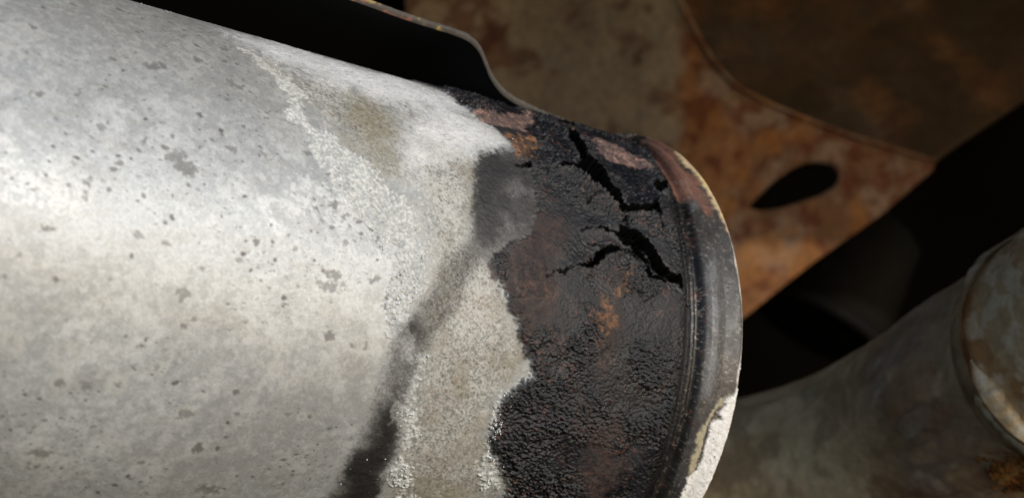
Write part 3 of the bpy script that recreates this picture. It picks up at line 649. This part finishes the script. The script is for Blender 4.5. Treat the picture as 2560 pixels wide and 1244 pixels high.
ix = np.arange(nI * nJ).reshape(nI, nJ); n0 = nI * nJ
qi = np.stack([ix[:-1, :-1], ix[1:, :-1], ix[1:, 1:], ix[:-1, 1:]], -1).reshape(-1, 4)
hc = np.concatenate([inn.reshape(-1, 3), out.reshape(-1, 3)])
hshield = empty("heat_shield", tuple(place(np.array(-80.0), np.array(-100.0), np.array(66.0))))
tag(hshield, "thin dark sheet steel heat shield curving over the top of the muffler", "heat shield")
def hs_attrs(P, u, v, dark):
    nm = fbm(u, v, 4, 4, 91); n2 = fbm(u, v, 1.2, 3, 92)
    t = mix(np.broadcast_to(lin(62, 59, 57), (len(P), 3)), lin(88, 84, 80), nm)
    t = mix(t, lin(150, 96, 76), 0.8 * sstep(0.56, 0.66, nm) * (u < -58)); t = mix(t, lin(160, 138, 84), 0.8 * sstep(0.66, 0.74, fbm(u, v, 4, 3, 93)) * (u < -58))
    if dark: t = np.broadcast_to(np.array([0.006, 0.006, 0.006]), t.shape)  # shade inside the shield painted as near-black
    return {"tone": np.concatenate([t, np.ones((len(P), 1))], 1), "rough": np.full(len(P), 0.9 if dark else 0.6), "metal": np.zeros(len(P))}
uu = np.repeat(ss[:, None], nJ, 1).ravel(); vv = np.repeat((th * RC)[None, :], nI, 0).ravel()
mesh_obj("inner_face", inn.reshape(-1, 3), qi, M_shield, hshield, hs_attrs(inn.reshape(-1, 3), uu, vv, True))["label"] = "black inner face of the shield, shade in its colour"
mesh_obj("outer_face", out.reshape(-1, 3), qi[:, ::-1], M_shield, hshield, hs_attrs(out.reshape(-1, 3), uu, vv, False))
# the cut edge, slightly rounded, with little rust bumps
prof = [(0.0, 0.0), (0.35, 0.18), (0.75, 0.25), (1.15, 0.18), (1.5, 0.0)]
rows = []
for dr, dw in prof:
    base = shield_sheet(-T_ + dr)[:, -1]
    rows.append(base + NF[None] * dw * 1e-3 + NU[None] * ((fbm(ss, ss * 0 + 40, 0.8, 3, 84) - .5) * 0.25e-3)[:, None] * (dr > 1))
E_ = np.stack(rows, 1)
ix2 = np.arange(E_.shape[0] * 5).reshape(-1, 5)
q2 = np.stack([ix2[:-1, :-1], ix2[1:, :-1], ix2[1:, 1:], ix2[:-1, 1:]], -1).reshape(-1, 4)
ue = np.repeat(ss[:, None], 5, 1).ravel(); ve = np.repeat(np.arange(5)[None] * 0.4, len(ss), 0).ravel()
mesh_obj("cut_edge", E_.reshape(-1, 3), q2, M_shield, hshield, hs_attrs(E_.reshape(-1, 3), ue, ve, False))["label"] = "grey cut edge with orange rust bumps"

# ------------------------------------------------------------------ rusty crossmember with the long hole
cm = empty("rusty_crossmember", (XM_BASE[0], XM_BASE[1], XM_BASE[2] + ZC))
tag(cm, "rusty brown pressed steel crossmember with one long dark hole, behind the muffler", "crossmember")
def depth_front(X, Z):
    return 0.60 + 0.035 * sstep(0.085, -0.02, X) + 0.06 * (X - 0.12) + 0.03 * (Z - 0.03)
def snap_sheet(outline, holes, step, depth):
    """grid sheet trimmed to an outline, its border vertices pulled onto the outline"""
    o = np.asarray(outline, float)
    gx = np.arange(o[:, 0].min() - step, o[:, 0].max() + step, step); gz = np.arange(o[:, 1].min() - step, o[:, 1].max() + step, step)
    X, Z_ = np.meshgrid(gx, gz, indexing='ij')
    k = 1000.0
    d = sdist(X * k, Z_ * k, o * k) / k
    d = np.where(d < -0.04, -1, d)
    inside_far = d
    for h in holes:
        hd = -sdist(X * k, Z_ * k, np.asarray(h) * k) / k
        d = np.minimum(d, hd)
    i = np.arange(X.size).reshape(X.shape)
    q = np.stack([i[:-1, :-1], i[1:, :-1], i[1:, 1:], i[:-1, 1:]], -1).reshape(-1, 4)
    cen = d.ravel()[q].mean(1)
    q = q[cen > 0]
    P = np.stack([X.ravel(), Z_.ravel()], -1)
    # border vertices: used by fewer than 4 faces
    cnt = np.bincount(q.ravel(), minlength=X.size)
    bd = np.where((cnt > 0) & (cnt < 4))[0]
    segs = []
    for poly in [o] + [np.asarray(h, float) for h in holes]:
        segs += list(zip(poly, np.roll(poly, -1, 0)))
    best = np.full(len(bd), 1e9); tgt = P[bd].copy()
    for a, b in segs:
        e = b - a; t = np.clip(((P[bd] - a) @ e) / (e @ e + 1e-15), 0, 1)
        c = a + t[:, None] * e; dd = ((c - P[bd]) ** 2).sum(1)
        m = dd < best; best[m] = dd[m]; tgt[m] = c[m]
    P[bd] = tgt
    u, inv = np.unique(q, return_inverse=True)
    P = P[u]; F = inv.reshape(q.shape)
    return P, F
def solid(P3, F, thick_vec):
    n = len(P3)
    back = P3 + thick_vec
    e = np.concatenate([F[:, [0, 1]], F[:, [1, 2]], F[:, [2, 3]], F[:, [3, 0]]])
    key = np.sort(e, 1); ks, first, c = np.unique(key[:, 0] * 10 ** 7 + key[:, 1], return_index=True, return_counts=True)
    be = e[first[c == 1]]
    wall = np.stack([be[:, 1], be[:, 0], be[:, 0] + n, be[:, 1] + n], -1)
    return np.concatenate([P3, back]), np.concatenate([F, F[:, ::-1] + n, wall])
P2, F2 = snap_sheet(XM_OUT, [XM_HOLE], 0.0016, None)
Xf, Zf = P2[:, 0], P2[:, 1]
mmx, mmz = Xf * 1000, Zf * 1000
Yf = depth_front(Xf, Zf) + 0.003 * (fbm(mmx, mmz, 30, 3, 101) - .5) + 0.0006 * (fbm(mmx, mmz, 4, 3, 102) - .5)
P3 = np.stack([Xf, Yf, Zf + ZC], -1)
V3, F3 = solid(P3, F2, np.array([0.001, 0.004, 0.0]))
def rust_tone(x, z):
    a = fbm(x, z, 34, 4, 111); b = fbm(x, z, 14, 4, 112); c = fbm(x, z, 5, 4, 113)
    t = mix(np.broadcast_to(lin(98, 74, 54), (len(x), 3)), lin(116, 99, 86), sstep(0.42, 0.6, b))
    t = mix(t, lin(118, 80, 42), 0.7 * sstep(0.48, 0.62, a))
    t = mix(t, lin(84, 46, 28), 0.8 * sstep(0.5, 0.66, c))
    t = mix(t, lin(142, 102, 56), 0.5 * sstep(0.58, 0.7, fbm(x, z, 18, 3, 114)) )
    g = sstep(76, 66, x + 14 * (b - .5))
    gcol = mix(np.broadcast_to(lin(122, 112, 98), (len(x), 3)), lin(94, 76, 64), sstep(0.45, 0.62, b))
    gcol = mix(gcol, lin(122, 116, 104), 0.7 * sstep(0.60, 0.68, c))
    gcol = mix(gcol, lin(70, 40, 32), 0.8 * sstep(0.66, 0.72, fbm(x, z, 16, 3, 115)))
    t = t * (1 - g[:, None]) + gcol * g[:, None]
    t = t * np.array([1.22, 1.10, 1.03])
    return t
def panel_attrs(V, dark=0.0, edge_light=0.0):
    xx, zz = V[:, 0] * 1000, (V[:, 2] - ZC) * 1000
    t = rust_tone(xx, zz)
    if dark:
        t = mix(t, lin(44, 37, 27), dark * (0.75 + 0.25 * sstep(0.66, 0.46, fbm(xx, zz, 26, 4, 117))))  # shade on the flange mixed into its rust colour
    if edge_light:
        t = mix(t, lin(150, 116, 94), np.full(len(V), edge_light))  # light caught by the crease mixed into its tone
    return {"tone": np.concatenate([t, np.ones((len(V), 1))], 1), "rough": np.full(len(V), 0.75), "metal": np.zeros(len(V))}
mesh_obj("web_plate", V3, F3, M_panel, cm, panel_attrs(V3))["label"] = "rusty front plate pierced by the long hole"
# folded edge along the crease and the flange running back and up from it
kc = np.asarray(XM_CREASE); 
tt = np.linspace(0, len(kc) - 1, 160)
kx = np.interp(tt, np.arange(len(kc)), kc[:, 0]); kz = np.interp(tt, np.arange(len(kc)), kc[:, 1])
kern = np.hanning(15); kern /= kern.sum()
kx = np.convolve(np.pad(kx, 7, mode='reflect', reflect_type='odd'), kern, mode='valid'); kz = np.convolve(np.pad(kz, 7, mode='reflect', reflect_type='odd'), kern, mode='valid')
ky = depth_front(kx, kz)
tx, tz = np.gradient(kx), np.gradient(kz); ln = np.hypot(tx, tz); nx_, nz_ = -tz / ln, tx / ln
flip = np.where(nz_ < 0, -1, 1); nx_, nz_ = nx_ * flip, nz_ * flip
ang = np.linspace(0, 2 * math.pi, 13)[:-1]
rr_ = 0.0009
ring = np.stack([np.stack([kx + rr_ * math.cos(a) * nx_, ky - 0.0016 - rr_ * math.sin(a), kz + ZC + rr_ * math.cos(a) * nz_], -1) for a in ang], 1)
ir = np.arange(ring.shape[0] * 12).reshape(-1, 12); inx = np.roll(ir, -1, 1)
qr = np.stack([ir[:-1], ir[1:], inx[1:], inx[:-1]], -1).reshape(-1, 4)
mesh_obj("folded_edge", ring.reshape(-1, 3), qr, M_panel, cm, panel_attrs(ring.reshape(-1, 3), edge_light=0.08))
back = np.linspace(0, 1, 40)
fx = kx[:, None] + back[None] * (nx_[:, None] * 0.06 + 0.16); fz = kz[:, None] + back[None] * (nz_[:, None] * 0.05 + 0.055)
fy = ky[:, None] + 0.004 + 0.10 * back[None] ** 0.8 + 0.004 * (fbm(fx * 1000, fz * 1000, 25, 3, 121) - .5)
FV = np.stack([fx, fy, fz + ZC], -1).reshape(-1, 3)
fi = np.arange(FV.shape[0]).reshape(160, 40)
fq = np.stack([fi[:-1, :-1], fi[:-1, 1:], fi[1:, 1:], fi[1:, :-1]], -1).reshape(-1, 4)
FV2, FQ2 = solid(FV, fq, np.array([0.0, 0.004, -0.002]))
mesh_obj("flange", FV2, FQ2, M_panel, cm, panel_attrs(FV2, dark=0.9))["label"] = "rusty upper flange sloping back, shade in its colour"

# ------------------------------------------------------------------ dim bushing in the gap below the crossmember
bu = empty("dark_bushing", (BUSH[0], BUSH[1], BUSH[2] + ZC))
tag(bu, "dim olive brown bushing deep in the black gap under the crossmember", "bushing")
def revolve(profile, origin, axis, n=64):
    ax = np.asarray(axis, float); ax /= np.linalg.norm(ax)
    u = np.cross(ax, [0, 0, 1.0]); u /= np.linalg.norm(u); v = np.cross(ax, u)
    a = np.linspace(0, 2 * math.pi, n + 1)[:-1]
    pts = np.stack([np.asarray(origin) + p * ax + q * (np.cos(a)[:, None] * u + np.sin(a)[:, None] * v) for p, q in profile], 0)
    i = np.arange(pts.shape[0] * n).reshape(-1, n); j = np.roll(i, -1, 1)
    return pts.reshape(-1, 3), np.stack([i[:-1], j[:-1], j[1:], i[1:]], -1).reshape(-1, 4)
bo = np.array(BUSH) + OFF
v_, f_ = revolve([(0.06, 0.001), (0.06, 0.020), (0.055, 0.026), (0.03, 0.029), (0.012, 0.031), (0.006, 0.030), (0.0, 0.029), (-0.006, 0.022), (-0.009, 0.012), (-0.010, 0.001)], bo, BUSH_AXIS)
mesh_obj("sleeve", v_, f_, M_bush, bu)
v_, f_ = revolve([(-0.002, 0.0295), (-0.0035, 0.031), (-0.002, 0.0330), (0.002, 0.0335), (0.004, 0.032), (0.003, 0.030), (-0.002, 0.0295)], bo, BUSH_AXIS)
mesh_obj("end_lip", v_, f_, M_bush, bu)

# ------------------------------------------------------------------ lower right: bent pipe, the sleeve it enters and its weld
HA, H1, H2 = np.array(H_AXIS), np.array(H_N1), np.array(H_N2)
HC = np.array(H_CEN) + OFF; HR = H_RAD
pp = np.array(BEND) + OFF
# Catmull-Rom through the bend
def catmull(p, n):
    p = np.concatenate([[2 * p[0] - p[1]], p, [2 * p[-1] - p[-2]]]); out = []
    for i in range(1, len(p) - 2):
        for t in np.linspace(0, 1, n, endpoint=False):
            out.append(0.5 * ((2 * p[i]) + (-p[i - 1] + p[i + 1]) * t + (2 * p[i - 1] - 5 * p[i] + 4 * p[i + 1] - p[i + 2]) * t * t + (-p[i - 1] + 3 * p[i] - 3 * p[i + 1] + p[i + 2]) * t ** 3))
    out.append(p[-2]); return np.array(out)
path = catmull(pp, 40)
tg = np.gradient(path, axis=0); tg /= np.linalg.norm(tg, axis=1, keepdims=True)
up = H1 - (H1 * tg).sum(1, keepdims=True) * tg; up /= np.linalg.norm(up, axis=1, keepdims=True)
sd_ = np.cross(tg, up)
na = 300
aa = np.linspace(0, 2 * math.pi, na + 1)[:-1]
al_ = np.cumsum(np.concatenate([[0], np.linalg.norm(np.diff(path, axis=0), axis=1)])) * 1000
AL, AA = np.meshgrid(al_, aa * 39, indexing='ij')
def wrap_fbm(size, o, seed):     # seamless round the pipe
    k = (np.abs(((aa / (2 * math.pi)) * 2 - 1)))
    return fbm(AL, AA, size, o, seed)
g1 = fbm(AL, AA, 26, 4, 131); g2 = fbm(AL, AA, 8, 4, 132); g3 = fbm(AL, AA, 2.2, 3, 133)
pr_ = BEND_RAD + 0.0008 * (g1 - .5) + 0.0004 * (g2 - .5) + 0.0002 * (g3 - .5)
PV = path[:, None] + pr_[..., None] * (np.cos(aa)[None, :, None] * up[:, None] + np.sin(aa)[None, :, None] * sd_[:, None])
pt = mix(np.broadcast_to(lin(190, 178, 156), AL.shape + (3,)), lin(206, 197, 178), sstep(0.4, 0.6, g1))
pt = mix(pt, lin(220, 214, 200), 0.4 * sstep(0.60, 0.74, g2))
nearj = sstep(95, 48, AL + 22 * (g1 - .5))
pt = mix(pt, lin(172, 152, 130), 0.7 * nearj)
tint = np.exp(-((AL - 48 - 10 * (g1 - .5)) / 13) ** 2)
pt = mix(pt, lin(134, 124, 126), 0.75 * tint * sstep(0.35, 0.6, g2)); pt = mix(pt, lin(200, 196, 190), 0.7 * tint * sstep(0.60, 0.68, g2))
pt = pt * np.array([0.98, 0.90, 0.80])
pt = mix(pt, lin(120, 100, 78), 0.5 * sstep(0.50, 0.66, fbm(AL, AA, 12, 5, 135)))
pt = mix(pt, lin(112, 66, 44), 0.35 * sstep(0.56, 0.72, fbm(AL, AA, 15, 4, 134)) * sstep(100, 60, AL))
bent = empty("bent_exhaust_pipe", tuple(path[len(path) // 2] - np.array([0, 0, 0.039])))
tag(bent, "weathered grey brown bent pipe running under the black gap, heat tinted near its joint", "pipe")
pi_ = np.arange(AL.size).reshape(AL.shape); pj = np.roll(pi_, -1, 1)
pq = np.stack([pi_[:-1], pi_[1:], pj[1:], pj[:-1]], -1).reshape(-1, 4)
mesh_obj("pipe_wall", PV.reshape(-1, 3), pq, M_pipe, bent, {"tone": np.concatenate([pt.reshape(-1, 3), np.ones((AL.size, 1))], 1), "rough": (0.58 + 0.3 * (g2 - .5)).ravel(), "metal": np.full(AL.size, 0.04)})

slv = empty("pipe_sleeve", tuple(HC + HA * 0.04 - np.array([0, 0, HR])))
tag(slv, "grey brown pipe sleeve welded over the bent pipe at the right edge", "pipe sleeve")
hs = np.concatenate([[-0.0005, 0.0, 0.0006, 0.0016, 0.003], np.linspace(0.0045, 0.085, 130)])
hr = np.concatenate([[HR - 0.0026, HR - 0.0012, HR - 0.0004, HR, HR], np.full(130, HR)])
ha = np.linspace(0, 2 * math.pi, 241)[:-1]
HS, HAa = np.meshgrid(hs * 1000, ha * HR * 1000, indexing='ij')
h1 = fbm(HS, HAa, 16, 4, 141); h2 = fbm(HS, HAa, 5, 4, 142); h3 = fbm(HS, HAa, 1.6, 3, 143)
hrr = hr[:, None] + 0.0007 * (h1 - .5) + 0.0003 * (h2 - .5) + 0.0002 * (h3 - .5)
HV = HC + hs[:, None, None] * HA + hrr[..., None] * (np.cos(ha)[None, :, None] * H1 + np.sin(ha)[None, :, None] * H2)
ht = mix(np.broadcast_to(lin(184, 166, 138), HS.shape + (3,)), lin(204, 190, 168), sstep(0.42, 0.6, h1))
ht = mix(ht, lin(160, 116, 66), 0.6 * sstep(0.55, 0.66, fbm(HS, HAa, 9, 4, 144))); ht = mix(ht, lin(214, 208, 196), 0.7 * sstep(0.62, 0.7, h2))
ht = ht * np.array([0.84, 0.76, 0.66])
hi = np.arange(HS.size).reshape(HS.shape); hj = np.roll(hi, -1, 1)
hq = np.stack([hi[:-1], hj[:-1], hj[1:], hi[1:]], -1).reshape(-1, 4)
mesh_obj("sleeve_wall", HV.reshape(-1, 3), hq, M_pipe, slv, {"tone": np.concatenate([ht.reshape(-1, 3), np.ones((HS.size, 1))], 1), "rough": (0.55 + 0.3 * (h2 - .5)).ravel(), "metal": np.full(HS.size, 0.06)})
# weld bead round the lower part of the joint: overlapping lumps swept along the lip
bt = np.radians(np.linspace(50, 150, 170))
bw = 0.0023 * sstep(np.radians(50), np.radians(66), bt) * (1 + 0.05 * np.sin(bt * 60) + 0.6 * (fbm(bt * 40, bt * 0, 7.0, 3, 151) - .5)) + 0.0003
bc = HC[None] + (0.0012) * HA + (HR + 0.0006) * (np.cos(bt)[:, None] * H1 + np.sin(bt)[:, None] * H2)
br_ = np.cos(bt)[:, None] * H1 + np.sin(bt)[:, None] * H2
an = np.linspace(0, 2 * math.pi, 13)[:-1]
BV = bc[:, None] + bw[:, None, None] * (np.cos(an)[None, :, None] * br_[:, None] + 1.4 * np.sin(an)[None, :, None] * HA)
bi = np.arange(BV.shape[0] * 12).reshape(-1, 12); bj = np.roll(bi, -1, 1)
mesh_obj("weld_bead", BV.reshape(-1, 3), np.stack([bi[:-1], bi[1:], bj[1:], bj[:-1]], -1).reshape(-1, 4), M_bead, slv)["label"] = "bright tan weld bead"
# flaky rust clump at the bottom right of the bent pipe
lc = np.array(LUMP) + OFF
n = 700
g = RNG.normal(size=(n, 3)) * np.array([0.0036, 0.0022, 0.0036])
d0 = path[np.argmin(((path - lc) ** 2).sum(1))]
cl = []
for k in range(n):
    q_ = lc + g[k]; c0 = path[np.argmin(((path - q_) ** 2).sum(1))]
    v = q_ - c0; cl.append(c0 + v / np.linalg.norm(v) * (BEND_RAD + RNG.uniform(0, 0.0008)))
scatter("rust_clump", np.array(cl), (0.0003 + 0.0009 * RNG.random(n) ** 2), M_rustlump, bent, flat=0.4)
